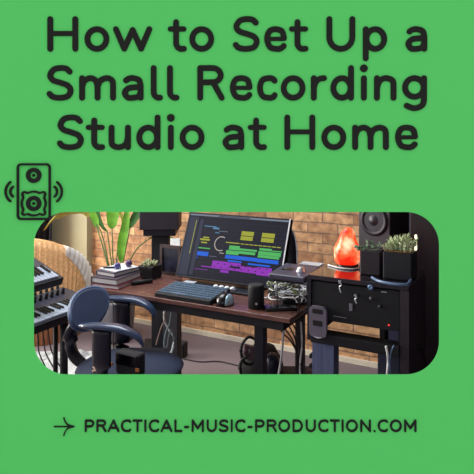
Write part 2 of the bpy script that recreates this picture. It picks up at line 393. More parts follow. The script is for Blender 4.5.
strokes(bm, [[(54.5, 426.3), (74, 426.3)], sp([(64, 417.5), (65.2, 421), (68, 424.4), (74.2, 426.3)], 5), sp([(64, 435.2), (65.2, 431.6), (68, 428.2), (74.2, 426.3)], 5)], .55)
tag(obj('arrow_sign', bm, INK), 'thin dark arrow pointing right, before the web address', 'arrow')
ic = thing('loudspeaker_icon', 'outlined loudspeaker symbol with sound waves at the upper left corner of the opening', 'icon', gp(34, 220))
def ring(cx, cy, r, hw): return strokes_to([arc(cx, cy, r, r, 0, 360, 26)], hw)
def strokes_to(ls, hw):
    bm = bmesh.new(); strokes(bm, ls, hw, .005); return bm
o = rrect(18.2, 164.3, 50.0, 218.9, 3.2, 6); obj('cabinet_outline', strokes_to([o+[o[0]]], 1.05), INK, ic)
for nm, cy in (('tweeter', 175.3), ('woofer', 203.4)):
    t = obj(nm, ring(34, cy, 5.6, 2.0), INK, ic); obj('dust_cap', ring(34, cy, .6, .8), INK, t)
fr = []
for q in range(4):
    a = 45+90*q; cx, cy = 34+13.2*math.cos(math.radians(a)), 203.4+13.2*math.sin(math.radians(a))
    fr += arc(cx, cy, 2.1, 2.1, a-75, a+75, 8)
    fr += arc(34, 203.4, 11.9, 11.9, a+16, a+74, 10)
obj('woofer_frame', strokes_to([fr+[fr[0]]], 1.0), INK, ic)
for sx in (-1, 1):
    for x0, RR, hh in ((23.3, 5.92, 4.9), (28.1, 11.95, 9.5)):
        a = math.degrees(math.asin(hh/RR)); pts = [(34+sx*(x-34), y) for x, y in arc(34+x0-RR, 191.6, RR, RR, -a, a, 10)]
        obj('sound_wave', strokes_to([pts], 1.05), INK, ic)

# ------------------------------------------------------------ desk
DX0, DX1, DY0, DY1, DZ = -2.2, -1.034, 2.413, 3.16, .74
t = thing('studio_desk', 'dark walnut desk with black steel legs carrying the wide monitor', 'desk', ((DX0+DX1)/2, 2.78, 0))
B('desktop', (DX0, DY0, DZ-.022), (DX1, DY1, DZ), WOOD, t, .003)
bm = bmesh.new(); box(bm, (DX0+.03, DY0+.015, DZ-.065), (DX1-.04, DY0+.05, DZ-.023)); box(bm, (DX0+.03, DY1-.08, DZ-.065), (DX1-.04, DY1-.04, DZ-.023))
box(bm, (DX0+.03, DY0+.05, DZ-.065), (DX0+.07, DY1-.08, DZ-.023)); box(bm, (DX1-.08, DY0+.05, DZ-.065), (DX1-.04, DY1-.08, DZ-.023)); obj('frame', bm, BLK, t)
for x, y, w in ((-2.10, 2.45, .045), (-1.235, 2.45, .05), (-2.135, 2.97, .11), (-1.235, 2.95, .045)):
    B('leg', (x, y, 0), (x+w, y+.045, DZ-.0655), NAVY, t, .004)

# ------------------------------------------------------------ monitor
MU0, MU1 = -1.888, -1.236; b0 = Vector((MU0, 2.75, .775)); up = Vector((0, .15, .345)); up.normalize(); ML = .3762
un = Vector((1, 0, 0)); nrm = un.cross(up)      # towards viewer
if nrm.y > 0: nrm = -nrm
def mp(s, q, d=0): return b0+un*(s*(MU1-MU0))+up*(q*ML)+nrm*d
t = thing('computer_monitor', 'wide tilted monitor showing colourful audio tracks on the desk', 'monitor', (-1.55, 2.85, DZ))
def slab(bm, s0, s1, q0, q1, d0, d1, mi=0):
    v = [bm.verts.new(mp(s, q, d)) for d in (d0, d1) for s, q in ((s0, q0), (s1, q0), (s1, q1), (s0, q1))]
    for f in ((0, 1, 2, 3), (7, 6, 5, 4), (0, 4, 5, 1), (1, 5, 6, 2), (2, 6, 7, 3), (3, 7, 4, 0)):
        bm.faces.new([v[i] for i in f]).material_index = mi
bm = bmesh.new(); slab(bm, 0, 1, 0, 1, -.03, -.002); obj('casing', bm, BLK, t)
bm = bmesh.new(); slab(bm, 0, 1, -.012, .006, -.03, .003); slab(bm, 0, 1, .985, 1, -.03, .003); slab(bm, 0, .012, 0, 1, -.03, .003); obj('bezel', bm, NAVY, t)
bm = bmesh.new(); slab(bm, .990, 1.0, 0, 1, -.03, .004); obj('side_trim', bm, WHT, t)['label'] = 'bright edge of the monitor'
# screen picture: one emissive face per clip
SC = [('screen_ink', (16, 17, 32)), ('mixer', (46, 50, 68)), ('bar', (125, 135, 150)), ('olive', (168, 172, 48)), ('green', (84, 190, 100)),
      ('blue', (20, 100, 225)), ('purple', (150, 48, 190)), ('line', (40, 60, 90)), ('beige', (200, 190, 180)), ('ltblue', (90, 150, 190))]
sm = []
for n_, c_ in SC:
    m = bpy.data.materials.new('screen_'+n_); m.use_nodes = True; b = m.node_tree.nodes['Principled BSDF']
    b.inputs['Base Color'].default_value = (.004, .004, .008, 1); b.inputs['Roughness'].default_value = .5; b.inputs['Specular IOR Level'].default_value = .15
    b.inputs['Emission Color'].default_value = lin(c_); b.inputs['Emission Strength'].default_value = .85; sm.append(m)
bm = bmesh.new()
def clip(s0, s1, q0, q1, mi, d=.001):
    v = [bm.verts.new(mp(min(s*1.029, .988), q, d)) for s, q in ((s0, q0), (s1, q0), (s1, q1), (s0, q1))]
    bm.faces.new(v).material_index = mi
slab(bm, .012, .988, .006, .985, -.002, 0, 0)
clip(.012, .11, .02, .93, 1); clip(.012, .988, .952, .978, 2); clip(.30, .60, .958, .972, 1, .0014)
clip(.125, .165, .04, .9, 1, .0012); clip(.085, .092, .35, .88, 3, .0014); clip(.03, .034, .1, .9, 7, .0014)
for q in [.1+.1*k for k in range(8)]: clip(.02, .10, q, q+.006, 7, .0016)
for k in range(14): clip(.17, .98, .12+.058*k, .122+.058*k, 7, .0006)
for s in (.55, .74):
    clip(s, s+.115, .70, .765, 3); clip(s, s+.113, .63, .69, 3)
clip(.42, .55, .567, .582, 3); 
for k in range(9): clip(.56+.041*k, .595+.041*k, .565, .578, 3)
clip(.15, .26, .572, .60, 3); clip(.19, .25, .61, .63, 3); clip(.18, .24, .53, .55, 3)
clip(.14, .28, .445, .462, 4)
clip(.46, .56, .47, .535, 4); clip(.56, .72, .475, .505, 4); clip(.44, .56, .40, .46, 4); clip(.56, .71, .425, .465, 4)
clip(.74, .85, .505, .54, 4); clip(.85, .94, .505, .52, 4); clip(.735, .935, .44, .495, 4); clip(.735, .925, .40, .437, 4)
clip(.44, .735, .335, .39, 5); clip(.735, .925, .33, .385, 5); clip(.47, .60, .295, .318, 5); clip(.66, .86, .28, .305, 5)
clip(.14, .275, .335, .40, 5); clip(.13, .18, .295, .31, 5)
clip(.33, .60, .17, .285, 6); clip(.60, .75, .165, .25, 6); clip(.75, .88, .15, .265, 6); clip(.23, .33, .175, .19, 6); clip(.42, .5, .125, .16, 6); clip(.17, .3, .13, .137, 6)
for k in range(16): clip(.35+.032*k, .362+.032*k, .19+.05*(k % 2), .205+.05*(k % 2), 0, .0018)
clip(.50, .60, .205, .235, 0, .0018)
clip(.18, .30, .79, .802, 9); clip(.27, .33, .76, .785, 9); clip(.33, .42, .73, .738, 2); clip(.30, .34, .70, .712, 9)
clip(.28, .36, .34, .345, 2); clip(.38, .42, .40, .41, 8)
for k in range(20):
    a0, a1 = math.radians(60+12*k), math.radians(60+12*(k+1))
    v = [bm.verts.new(mp(.385+r*math.cos(a)*.056, .545+r*math.sin(a)*.1, .0012)) for a, r in ((a0, 1), (a1, 1), (a1, 1.13), (a0, 1.13))]
    bm.faces.new(v).material_index = 8
obj('screen', bm, sm, t)
bm = bmesh.new(); box(bm, (-1.82, 2.66, DZ), (-1.36, 2.93, DZ+.012), .004); tube(bm, [(-1.55, 2.92, DZ+.01), (-1.55, 2.93, .86), (-1.55, 2.85, .93)], .022, n=4)
obj('stand', bm, NAVY, t)
bump_strip = thing('white_bump_strip', 'small pale strip with four white bumps under the lower monitor edge', 'bump_strip', (-1.53, 2.69, DZ))  # flat grey strip with four raised white bumps
B('body', (-1.60, 2.672, .7525), (-1.46, 2.70, .760), GREY, bump_strip, .003)
for k in range(4):
    bm = bmesh.new(); lathe(bm, [(.014, 0), (.014, .004), (.008, .010)], (-1.583+.034*k, 2.686, .760), 14); obj('white_bump', bm, WHT, bump_strip)
tag(B('note_block', (-1.80, 2.69, .7525), (-1.73, 2.73, .760), mat('dull_paper', (170, 176, 184), .8), bev=.002, rot=.1), 'small white paper block under the left end of the monitor', 'paper')

# ------------------------------------------------------------ computer keyboard, mouse, can
t = thing('computer_keyboard', 'black computer keyboard with silver keycaps in front of the monitor', 'keyboard', (-1.63, 2.53, DZ))
kt = Matrix.Rotation(.09, 4, 'X')
B('case', (-1.80, 2.425, DZ+.003), (-1.462, 2.628, DZ+.030), BLK, t, .004, kt)
KC = mat('silver_keycap', (88, 112, 134), .35, var=.15)
bm = bmesh.new()
for r in range(6):
    for c in range(19):
        x = -1.793+.0172*c; y = 2.445+.029*r; z = DZ+.0265+(y-2.53)*.09
        if r == 0 and 4 < c < 10: 
            if c == 5: box(bm, (x, y, z), (x+.083, y+.022, z+.009), .001, seg=1)
            continue
        box(bm, (x, y, z), (x+.0135, y+.022, z+.009), .0012, seg=1)
obj('keycaps', bm, KC, t)
t = thing('computer_mouse', 'black computer mouse with a silver flank right of the keyboard', 'mouse', (-1.415, 2.485, DZ))
def blob(bm, c, r, M=None, sub=3, fl=True, nz=0, ns=5):
    q = bmesh.new(); bmesh.ops.create_icosphere(q, subdivisions=sub, radius=1)
    for v in q.verts:
        if nz: v.co *= 1+nz*noise.noise(v.co*ns/2+Vector(c))
        if fl and v.co.z < 0: v.co.z *= .12
    for f in q.faces: f.smooth = True
    merge(bm, q, Matrix.Translation(c) @ (M or Matrix()) @ Matrix.Diagonal((*r, 1)))
bm = bmesh.new(); blob(bm, (-1.415, 2.485, DZ+.006), (.042, .062, .052), Matrix.Rotation(.15, 4, 'Z')); obj('shell', bm, BLKG, t, True)
bm = bmesh.new(); blob(bm, (-1.393, 2.485, DZ+.007), (.024, .05, .044), Matrix.Rotation(.15, 4, 'Z')); obj('side_grip', bm, mat('pale_blue_metal', (150, 175, 190), .35, .3), t, True)
bm = bmesh.new(); disc(bm, (-1.425, 2.515, DZ+.05), .003, .009, (1, 0, .1), .006, 14); obj('scroll_wheel', bm, GREY, t)
bm = bmesh.new(); lathe(bm, [(.034, 0), (.039, .004), (.039, .10), (.036, .112), (.03, .114)], (-1.248, 2.50, DZ))
t = thing('round_desk_speaker', 'small black cylindrical speaker at the lower right of the monitor', 'speaker', (-1.248, 2.50, DZ))
obj('body', bm, BLK, t); bm = bmesh.new(); disc(bm, (-1.228, 2.462, DZ+.03), .002, .006, (.5, -.9, 0), .003, 12); obj('power_button', bm, SILV, t)

# ------------------------------------------------------------ interface and clutter
DARKG = mat('slate_plastic', (66, 66, 86), .35, var=.1)
t = thing('audio_interface', 'slate audio interface with silver knob raised above the tangled cables', 'audio interface', (-1.11, 2.64, DZ))
it = Matrix.Rotation(.06, 4, 'X')
B('body', (-1.18, 2.49, .895), (-.995, 2.70, .921), DARKG, t, .007, it)
B('underside', (-1.17, 2.51, .880), (-1.01, 2.68, .8945), BLK, t, .003, it)
B('display', (-1.15, 2.575, .9195), (-1.095, 2.635, .9225), mat('amber_display', (52, 42, 34), .25, var=.6, scale=60), t)
bm = bmesh.new(); lathe(bm, [(.024, 0), (.024, .004), (.021, .007), (.019, .02), (.014, .023)], (-1.05, 2.585, .918)); obj('knob', bm, SILV, t, True)
for x, y in ((-1.16, 2.55), (-1.05, 2.56), (-1.16, 2.66), (-1.05, 2.66)):
    T('stand_leg', [(x, y, DZ), (x, y, .876+.06*(y-2.6))], .0032, DARKG, t)
t = thing('white_router_box', 'rounded pale grey box behind the audio interface', 'box', (-1.155, 3.0, DZ))
B('body', (-1.235, 2.93, DZ), (-1.075, 3.05, .868), mat('pale_grey_plastic', (200, 206, 212), .4), t, .03)
B('top_panel', (-1.215, 2.95, .8682), (-1.095, 3.03, .871), WHT, t, .002)
tag(B('tablet', (-1.17, 2.455, DZ), (-1.10, 2.61, DZ+.014), BLKG, bev=.004, rot=-.95), 'glossy black tablet lying at the right front of the desk', 'tablet')
tag(B('hard_drive', (-1.165, 2.60, DZ), (-1.09, 2.72, DZ+.024), NAVY, bev=.004, rot=-.9), 'black drive lying under the audio interface', 'drive')
for k in range(32):
    m, cn = ((CABW, 'white'), (CABB, 'black'), (CABW, 'white'), (CABB, 'black'), (CABW, 'white'), (CABG, 'green'), (CABB, 'black'), (CABW, 'white'))[k % 8]
    pts = []; q = Vector((R.uniform(-1.17, -1.06), R.uniform(2.62, 2.85), .79)); a = R.uniform(0, 6.28)
    for j in range(7):
        pts.append(tuple(q)); a += R.uniform(-1.2, 2.2)
        q = q+Vector((math.cos(a)*.09, math.sin(a)*.09, R.uniform(-.045, .04)))
        q.x = min(-1.042, max(-1.232, q.x)); q.y = min(2.92 if q.x > -1.2 else 2.72, max(2.59, q.y)); q.z = min(.845, max(.768, q.z))
    if k % 4 == 0: pts += [(-1.02, R.uniform(2.6, 2.8), .775), (-.995, R.uniform(2.6, 2.8), R.uniform(.4, .6))]
    tag(T('cable', pts, .0026 if k % 2 else .0034, m, n=5), cn+' cable in the tangle at the right end of the desk', 'cable', cn+' cables in the desk tangle')

# egg speaker behind the right end of the monitor
t = thing('egg_speaker', 'dark rounded speaker peeking out behind the right edge of the monitor', 'speaker', (-1.345, 3.06, DZ))
bm = bmesh.new(); lathe(bm, [(.03, 0), (.055, .01), (.07, .08), (.072, .15), (.066, .22), (.05, .27), (.025, .295), (.005, .30)], (-1.345, 3.07, DZ+.01)); obj('shell', bm, NAVY, t, True)
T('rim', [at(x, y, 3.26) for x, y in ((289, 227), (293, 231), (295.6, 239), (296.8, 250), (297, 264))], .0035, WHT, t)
B('foot', (-1.39, 3.02, DZ), (-1.30, 3.12, DZ+.012), BLK, t, .004)

# ------------------------------------------------------------ books and small things at the left of the desk
PAPER = mat('book_pages', (205, 205, 208), .8, var=.12, scale=200, stretch=(1, 1, 8))
def book(c, w, d, z, h, rot, cover, label):
    M = Matrix.Translation((c[0], c[1], z)) @ Matrix.Rotation(rot, 4, 'Z')
    t = thing('book', label, 'book', (c[0], c[1], z), 'books at the left end of the desk')
    bm = bmesh.new(); k = .004
    for lo, hi in (((-w/2, -d/2, 0), (w/2, d/2, k)), ((-w/2, -d/2, h-k), (w/2, d/2, h)), ((-w/2, -d/2, k), (-w/2+k, d/2, h-k))): box(bm, lo, hi)
    # spine faces the camera-left short side
    bmesh.ops.transform(bm, matrix=M, verts=bm.verts); obj('cover', bm, cover, t)
    bm = bmesh.new(); box(bm, (-w/2+k, -d/2+.001 if False else -d/2+.004, k), (w/2-.004, d/2-.004, h-k)); bmesh.ops.transform(bm, matrix=M, verts=bm.verts); obj('pages', bm, PAPER, t)
    return t
TAU = mat('taupe_cover', (58, 48, 60), .5); PNK = mat('wine_cover', (120, 46, 62), .5); NVC = mat('slate_cover', (52, 50, 72), .5)
book((-2.148, 2.545), .18, .235, DZ, .022, .10, PNK, 'wine red book at the bottom of the desk stack')
book((-2.152, 2.545), .175, .23, DZ+.0225, .032, .06, TAU, 'thick taupe book in the middle of the desk stack')
book((-2.165, 2.575), .14, .21, DZ+.055, .024, -.06, NVC, 'slate book on top of the desk stack')
tag(B('magazine', (-2.235, 2.50, DZ+.0795), (-2.095, 2.67, DZ+.0825), mat('magazine_paper', (215, 220, 228), .35, var=.25, scale=30), rot=-.2), 'pale magazine lying on the topmost book', 'magazine')
tag(T('black_pen', [(-2.225, 2.52, DZ+.088), (-2.14, 2.57, DZ+.088)], .005, BLK), 'black pen lying on the magazine', 'pen')
for x, y, r, c, l in ((-2.145, 2.545, .019, (70, 74, 130), 'blue'), (-2.125, 2.62, .021, (78, 52, 98), 'purple')):
    t = thing('plum', l+' plum on the magazine over the books', 'fruit', (x, y, DZ+.0827), 'plums on the books')
    bm = bmesh.new(); blob(bm, (x, y, DZ+.0827+r*.95), (r, r, r), fl=False); obj('flesh', bm, mat('plum_'+l, c, .3), t, True)
    T('stalk', [(x, y, DZ+.0827+r*1.9), (x+.004, y, DZ+.0917+r*2.1)], .0015, STEM, t)
bm = bmesh.new(); tube(bm, [(-2.045, 2.55, DZ+.012), (-1.985, 2.655, DZ+.012)], .012, 12); 
tag(obj('marker_pen', bm, BLK), 'fat black marker on the desk right of the books', 'pen')
t = thing('succulent_planter', 'small black box of succulents on the desk left of the picture frame', 'potted plant', (-2.075, 2.76, DZ))
bm = bmesh.new(); box(bm, (-2.125, 2.70, DZ), (-2.02, 2.80, DZ+.075), .006); obj('box', bm, BLK, t)
bm = bmesh.new()
for k in range(46):
    a, r = R.uniform(0, 2*PI), R.uniform(0, .045); c = Vector((-2.072+r*math.cos(a), 2.75+r*math.sin(a), DZ+.07))
    d = Vector((math.cos(a)*R.uniform(.2, .9), math.sin(a)*R.uniform(.2, .9), 1)).normalized()*R.uniform(.02, .042)
    tube(bm, [c, c+d*.5, c+d], [.004, .008, .001], 6, n=2)
obj('foliage', bm, mat('succulent', (140, 150, 110), .5, var=.4, scale=60), t, True)
t = thing('picture_frame', 'dark brown picture frame standing left of the monitor', 'picture frame', (-2.0, 2.86, DZ))
bm = bmesh.new(); x0, x1, z0, z1, y = -2.075, -1.925, DZ, .918, 2.85
for lo, hi in (((x0, y, z0), (x0+.018, y+.02, z1)), ((x1-.018, y, z0), (x1, y+.02, z1)), ((x0+.018, y, z0), (x1-.018, y+.02, z0+.018)), ((x0+.018, y, z1-.018), (x1-.018, y+.02, z1))): box(bm, lo, hi)
obj('frame', bm, mat('brown_frame', (62, 46, 48), .4), t)
B('picture', (x0+.018, y+.008, z0+.018), (x1-.018, y+.016, z1-.018), mat('dim_picture', (38, 40, 60), .3, var=.7, scale=22), t)
B('back_prop', (-2.03, y+.02, z0), (-1.97, y+.07, z0+.1), BLK, t)

# ------------------------------------------------------------ studio monitor on stand behind the desk
c = onz(161, 300, .6); c = W((161-237)/F*4.3, 4.3, 0)
t = thing('speaker_stand', 'black column speaker stand behind the left of the desk', 'speaker stand', c)
def cbox(w, d, z0, z1, yaw, ctr, bev=.004, off=(0, 0)):
    bm = bmesh.new(); box(bm, (-w/2+off[0], -d/2+off[1], z0), (w/2+off[0], d/2+off[1], z1), bev)
    bmesh.ops.transform(bm, matrix=Matrix.Translation((ctr[0], ctr[1], 0)) @ Matrix.Rotation(yaw, 4, 'Z'), verts=bm.verts); return bm
Z = lambda py, Y: HC-(py-HY)*Y/F
obj('column', cbox(.125, .12, .03, Z(235, 4.3), YAW, c), BLK, t)
obj('top_plate', cbox(.235, .2, Z(235, 4.25), Z(229, 4.25), YAW, c), NAVY, t)
obj('base_plate', cbox(.28, .26, 0, .03, YAW, c), BLK, t)
t = thing('studio_speaker', 'black studio speaker on the column stand behind the plants', 'speaker', (c.x, c.y, Z(229, 4.25)))
cab = obj('cabinet', cbox(.285, .23, Z(229, 4.25)+.001, Z(229, 4.25)+.38, YAW, c, .006), mat('black_vinyl', (30, 24, 34), .6), t)
fy = W((161-237)/F*4.3, 4.3-.115, 0); fn = W(0, -1, 0)
bm = bmesh.new(); disc(bm, (fy.x, fy.y, 1.145), .05, .085, fn, .006); obj('woofer', bm, RUB, t)
bm = bmesh.new(); disc(bm, (fy.x, fy.y, 1.28), .012, .03, fn, .006); obj('tweeter', bm, RUB, t)
# paper behind it
tag(B('paper_note', *(lambda p: ((p.x-.05, p.y-.002, p.z-.045), (p.x+.05, p.y+.002, p.z+.045)))(onv(175, 243.5, 3.918)), WHT, rot=0), 'white paper pinned to the bricks beside the speaker stand', 'paper')

# ------------------------------------------------------------ big-leafed plant
def leaf(bm, pts, w, side, n=14, fold=.25, mi=0):
    P = smooth(pts, max(2, n//(len(pts)-1))); rows = []
    side = Vector(side).normalized(); L_ = len(P)-1
    for i, p in enumerate(P):
        k = i/L_; h = w*(math.sin(PI*min(1, k**.8*.98+.02))**.75)
        d = (P[min(i+1, L_)]-P[max(i-1, 0)]).normalized(); nn = side.cross(d).normalized(); wv = math.sin(k*22)*.004
        rows.append([bm.verts.new(p-side*h+nn*(fold*h+wv)), bm.verts.new(p-side*h*.5+nn*fold*h*.4), bm.verts.new(p), bm.verts.new(p+side*h*.5+nn*fold*h*.4), bm.verts.new(p+side*h+nn*(fold*h-wv))])
    for a, b in zip(rows, rows[1:]):
        for j in range(4):
            f = bm.faces.new((a[j], a[j+1], b[j+1], b[j])); f.material_index = mi; f.smooth = True
cr = W(1, 0, 0); YP = 4.5
pc = W((116-237)/F*YP, YP, 0)
t = thing('large_leafed_plant', 'tall potted plant with broad green paddle leaves behind the books', 'potted plant', pc)
bm = bmesh.new(); lathe(bm, [(.10, 0), (.13, .02), (.15, .30), (.155, .32), (.14, .32), (.13, .28)], pc); obj('pot', bm, mat('pale_pot', (120, 120, 128), .5), t)
bm = bmesh.new(); lathe(bm, [(.01, .27), (.13, .27), (.13, .285), (.01, .285)], pc); obj('soil', bm, mat('dark_soil', (50, 38, 32), .95), t)
pb = pc+Vector((0, 0, .28))
def pl(lst, Y=YP): return [at(px, py, Y) for px, py in lst]
for (st, lv, w, m, dy) in (
    ([(117, 300), (108, 262), (101, 232), (90, 216)], [(90, 216), (82, 209), (70, 210), (54, 217), (43, 231)], .06, LEAFO, .05),
    ([(117, 300), (113, 262), (112, 228)], [(112, 229), (113, 215), (114, 196), (116, 170)], .05, LEAF, .0),
    ([(118, 300), (120, 272), (121, 262)], [(121, 263), (122, 243), (126, 222), (128, 196)], .036, LEAF, -.05),
    ([(119, 300), (123, 262), (130, 228)], [(129, 229), (136, 216), (143, 202), (150, 180)], .038, LEAFD, .02),
    ([(120, 300), (127, 268), (136, 250), (147, 240)], [(146, 241), (153, 237.5), (163, 236.5), (177, 239)], .016, LEAF, .14),
    ([(115, 300), (107, 262), (99, 234), (96, 224)], [(97, 228), (95, 219), (91, 208), (84, 192)], .03, LEAF, -.03),
    ([(116, 300), (112, 268), (107, 230)], [(107, 232), (100, 222), (96, 205), (92, 190)], .022, LEAFD, .1),
    ([(117, 300), (116, 268), (119, 235)], [(119, 236), (124, 222), (118, 208), (112, 185)], .018, LEAFO, .12)):
    bm = bmesh.new(); tube(bm, [pb+Vector((0, 0, 0))]+pl(st[1:], YP+dy), [.008, .006, .005], 7, n=5); so = obj('stem', bm, STEM, t)
    bm = bmesh.new(); leaf(bm, pl(lv, YP+dy), w, cr if abs(lv[0][0]-lv[-1][0]) < 25 else Vector((0, 0, 1)) if False else (W(.35, -.75, .55) if abs(lv[0][0]-lv[-1][0]) >= 25 else cr)); obj('leaf', bm, m, so, True)

# ------------------------------------------------------------ wicker tub chair, throw, sheepskin, dark sheet for wall shade
wc = W((41-237)/F*4.66, 4.66, 0); th0 = math.atan2(-cs, sn)       # angle that faces the opening
WICK = mat('honey_wicker', (232, 182, 126), .6, var=.25, scale=60)
WEDG = mat('dark_wicker', (150, 96, 62), .7, var=.3, scale=60)
def shell(bm, a0, a1, ztop, zbot, r0, thick, ribs, seg, amp=.006, mi=0):
    def pt(a, z, r): return Vector((wc.x+r*math.cos(th0+a), wc.y+r*math.sin(th0+a), z))
    n = seg; g = []
    for i in range(n+1):
        a = a0+(a1-a0)*i/n; rb = amp*math.cos(ribs*a); zt, zb = ztop(a), zbot(a); col = []
        for j in range(11):
            k = j/10; z = zb+(zt-zb)*k; r = r0*(1-.10*(1-k))-.12*r0*max(0, k-.55)**1.3 + rb
            col.append(bm.verts.new(pt(a, z, r)))
        for j in range(10, -1, -1):
            k = j/10; z = zb+(zt-zb)*k; r = r0*(1-.10*(1-k))-.12*r0*max(0, k-.55)**1.3 - thick
            col.append(bm.verts.new(pt(a, z, r)))
        g.append(col)
    for a, b in zip(g, g[1:]):
        for j in range(len(a)):
            f = bm.faces.new((a[j], a[(j+1) % len(a)], b[(j+1) % len(b)], b[j])); f.smooth = True
    bm.faces.new(g[0]); bm.faces.new(g[-1][::-1])
t = thing('wicker_chair', 'honey coloured wicker tub chair with a rounded back behind the keyboards', 'chair', wc)
zt = lambda a: .37+.43*max(0, math.cos(min(1.55, abs(a))*.98))**.55 if abs(a) < 1.6 else .40
bm = bmesh.new(); shell(bm, -1.9, 1.9, zt, lambda a: .25, .40, .02, 60, 360); obj('back', bm, WICK, t)
bm = bmesh.new(); tube(bm, [Vector((wc.x+(.385-.045*min(1, (zt(a)-.4)*2.4))*math.cos(th0+a), wc.y+(.385-.045*min(1, (zt(a)-.4)*2.4))*math.sin(th0+a), zt(a)+.0)) for a in [-1.9+3.8*k/24 for k in range(25)]], .018, 10, n=2); obj('rim', bm, WICK, t)
bm = bmesh.new(); lathe(bm, [(.30, .22), (.36, .24), (.36, .3), (.3, .31)], wc, 32); obj('seat', bm, WICK, t)
bm = bmesh.new(); seg = 360; rr = []
for z in (.0, .12, .24): rr.append([bm.verts.new((wc.x+(.33+.006*math.cos(60*2*PI*j/seg)+.08*z)*math.cos(2*PI*j/seg), wc.y+(.33+.006*math.cos(60*2*PI*j/seg)+.08*z)*math.sin(2*PI*j/seg), z)) for j in range(seg)])
for a, b in zip(rr, rr[1:]):
    for j in range(seg): bm.faces.new((a[j], a[(j+1) % seg], b[(j+1) % seg], b[j]))
obj('base', bm, WEDG, t)
bm = bmesh.new(); shell(bm, .80, 1.80, lambda a: zt(a)+.022, lambda a: zt(a)-.05-.16*max(0, (a-.80)/1.0), .430, .08, 60, 220, .006)
tag(obj('throw_blanket', bm, mat('cream_knit', (245, 243, 236), .9, var=.05)), 'cream ribbed throw draped over the right side of the wicker chair', 'blanket')
bm = bmesh.new(); gx, gy = 60, 40; ctr = W((64-237)/F*3.95, 3.95, 0); v = []
for i in range(gx+1):
    for j in range(gy+1):
        X = -.42+.84*i/gx; Y = -.36+.62*j/gy
        e = max(0, 1-((X/.42)**2)**2)*max(0, 1-(((Y+.05)/.33)**2)**2)
        h = .004+e*(.02+.035*abs(noise.noise(Vector((X*7, Y*7, 0))))*2+.012*noise.noise(Vector((X*30, Y*30, 4))))
        p = ctr+W(X, Y, 0); v.append(bm.verts.new((p.x, p.y, h)))
for i in range(gx):
    for j in range(gy):
        a = i*(gy+1)+j; bm.faces.new((v[a], v[a+1], v[a+gy+2], v[a+gy+1])).smooth = True
bmesh.ops.solidify(bm, geom=bm.faces[:], thickness=.003)
tag(obj('sheepskin_rug', bm, mat('white_fleece', (215, 218, 220), .95, var=.12, scale=40, bump=.6)), 'rumpled white rug on the floor beneath the keyboard stand', 'rug')
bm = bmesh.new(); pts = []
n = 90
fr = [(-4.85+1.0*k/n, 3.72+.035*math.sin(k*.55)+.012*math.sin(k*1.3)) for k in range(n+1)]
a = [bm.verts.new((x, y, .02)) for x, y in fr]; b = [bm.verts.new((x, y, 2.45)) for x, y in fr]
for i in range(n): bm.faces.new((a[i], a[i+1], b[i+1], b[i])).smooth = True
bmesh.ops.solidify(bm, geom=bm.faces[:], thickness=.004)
t = thing('shade_sheet', 'dark navy sheet put in for the shade on the wall behind the wicker chair', 'shade_sheet', (-4.35, 3.72, 0))  # folded dark sheet added where the wall falls into shade
obj('cloth', bm, mat('navy_shade', (34, 36, 56), .85, var=.1), t, True)
T('shade_sheet_rod', [(-4.88, 3.72, 2.47), (-3.8, 3.72, 2.47)], .012, BLK, t, n=1)

# ------------------------------------------------------------ piano keyboards on a stand
def synth(name, label, u0, v0, v1, z, dep, rise, dark, knobs):
    """front edge at x=u0, long side along y, back raised by rise"""
    ang = math.atan2(rise, dep); L = v1-v0
    t = thing(name, label, 'keyboard instrument', (u0-dep/2, (v0+v1)/2, z-.05))
    M = Matrix.Translation((u0, v0, z)) @ Matrix.Rotation(ang, 4, 'Y')   # local -x goes back and up
    def put(nm, bm, m):
        bmesh.ops.transform(bm, matrix=M, verts=bm.verts); return obj(nm, bm, m, t)
    bm = bmesh.new(); box(bm, (-dep, 0, -.045), (0, L, 0), .005); put('body', bm, dark)
    bm = bmesh.new(); y = .03; ys = []
    while y < L-.045: box(bm, (-.13, y, .0005), (-.012, y+.0215, .012), .001, seg=1); ys.append(y); y += .0235
    put('white_keys', bm, mat('ivory_keys', (176, 190, 206), .3, var=.05))
    bm = bmesh.new()
    for i, y in enumerate(ys[:-1]):
        if i % 7 not in (2, 6): box(bm, (-.13, y+.0155, .0125), (-.055, y+.0275, .022), .0015, seg=1)
    put('black_keys', bm, BLKG)
    bm = bmesh.new(); box(bm, (-dep+.01, .02, .0005), (-.14, L-.02, .006), .001); put('control_panel', bm, mat('synth_panel', (40, 44, 62), .4))
    if knobs:
        nk = 0; y = .06
        while y < L-.05:
            for x in (-dep+.04, -dep+.085):
                k = bmesh.new(); lathe(k, [(.012, .006), (.011, .012), (.009, .038), (.007, .040)], (x, y, 0), 10); put('control_knob', k, BLK); nk += 1
            y += .042
    return t
synth('upper_synthesizer', 'slim keyboard with pale keys on the upper tier of the stand', -2.285, 1.35, 2.28, .815, .30, .115, NAVY, False)
synth('lower_synthesizer', 'keyboard with rows of black knobs on the lower tier of the stand', -2.255, 1.40, 2.56, .622, .32, .045, NAVY, True)
t = thing('keyboard_stand', 'black two tier stand holding both keyboards', 'keyboard stand', (-2.4, 1.9, 0))
for px, w in ((55.5, .013), (64, .021)):
    p = W((px-237)/F*3.12, 3.12, 0); T('post', [(p.x, p.y, .0), (p.x, p.y, .572)], w, BLK, t, n=1, seg=10)
T('upper_post', [(-2.40, 2.13, .62), (-2.40, 2.13, .785)], .010, BLK, t, n=1)
T('upper_post', [(-2.40, 1.5, .62), (-2.40, 1.5, .785)], .010, BLK, t, n=1)
T('post', [(-2.40, 1.5, 0), (-2.40, 1.5, .59)], .018, BLK, t, n=1)
T('cross_rail', [(-2.45, 1.45, .2), (-2.45, 2.35, .2)], .012, BLK, t, n=1)
T('cross_rail', [(-2.42, 1.45, .575), (-2.42, 2.35, .575)], .010, BLK, t, n=1)
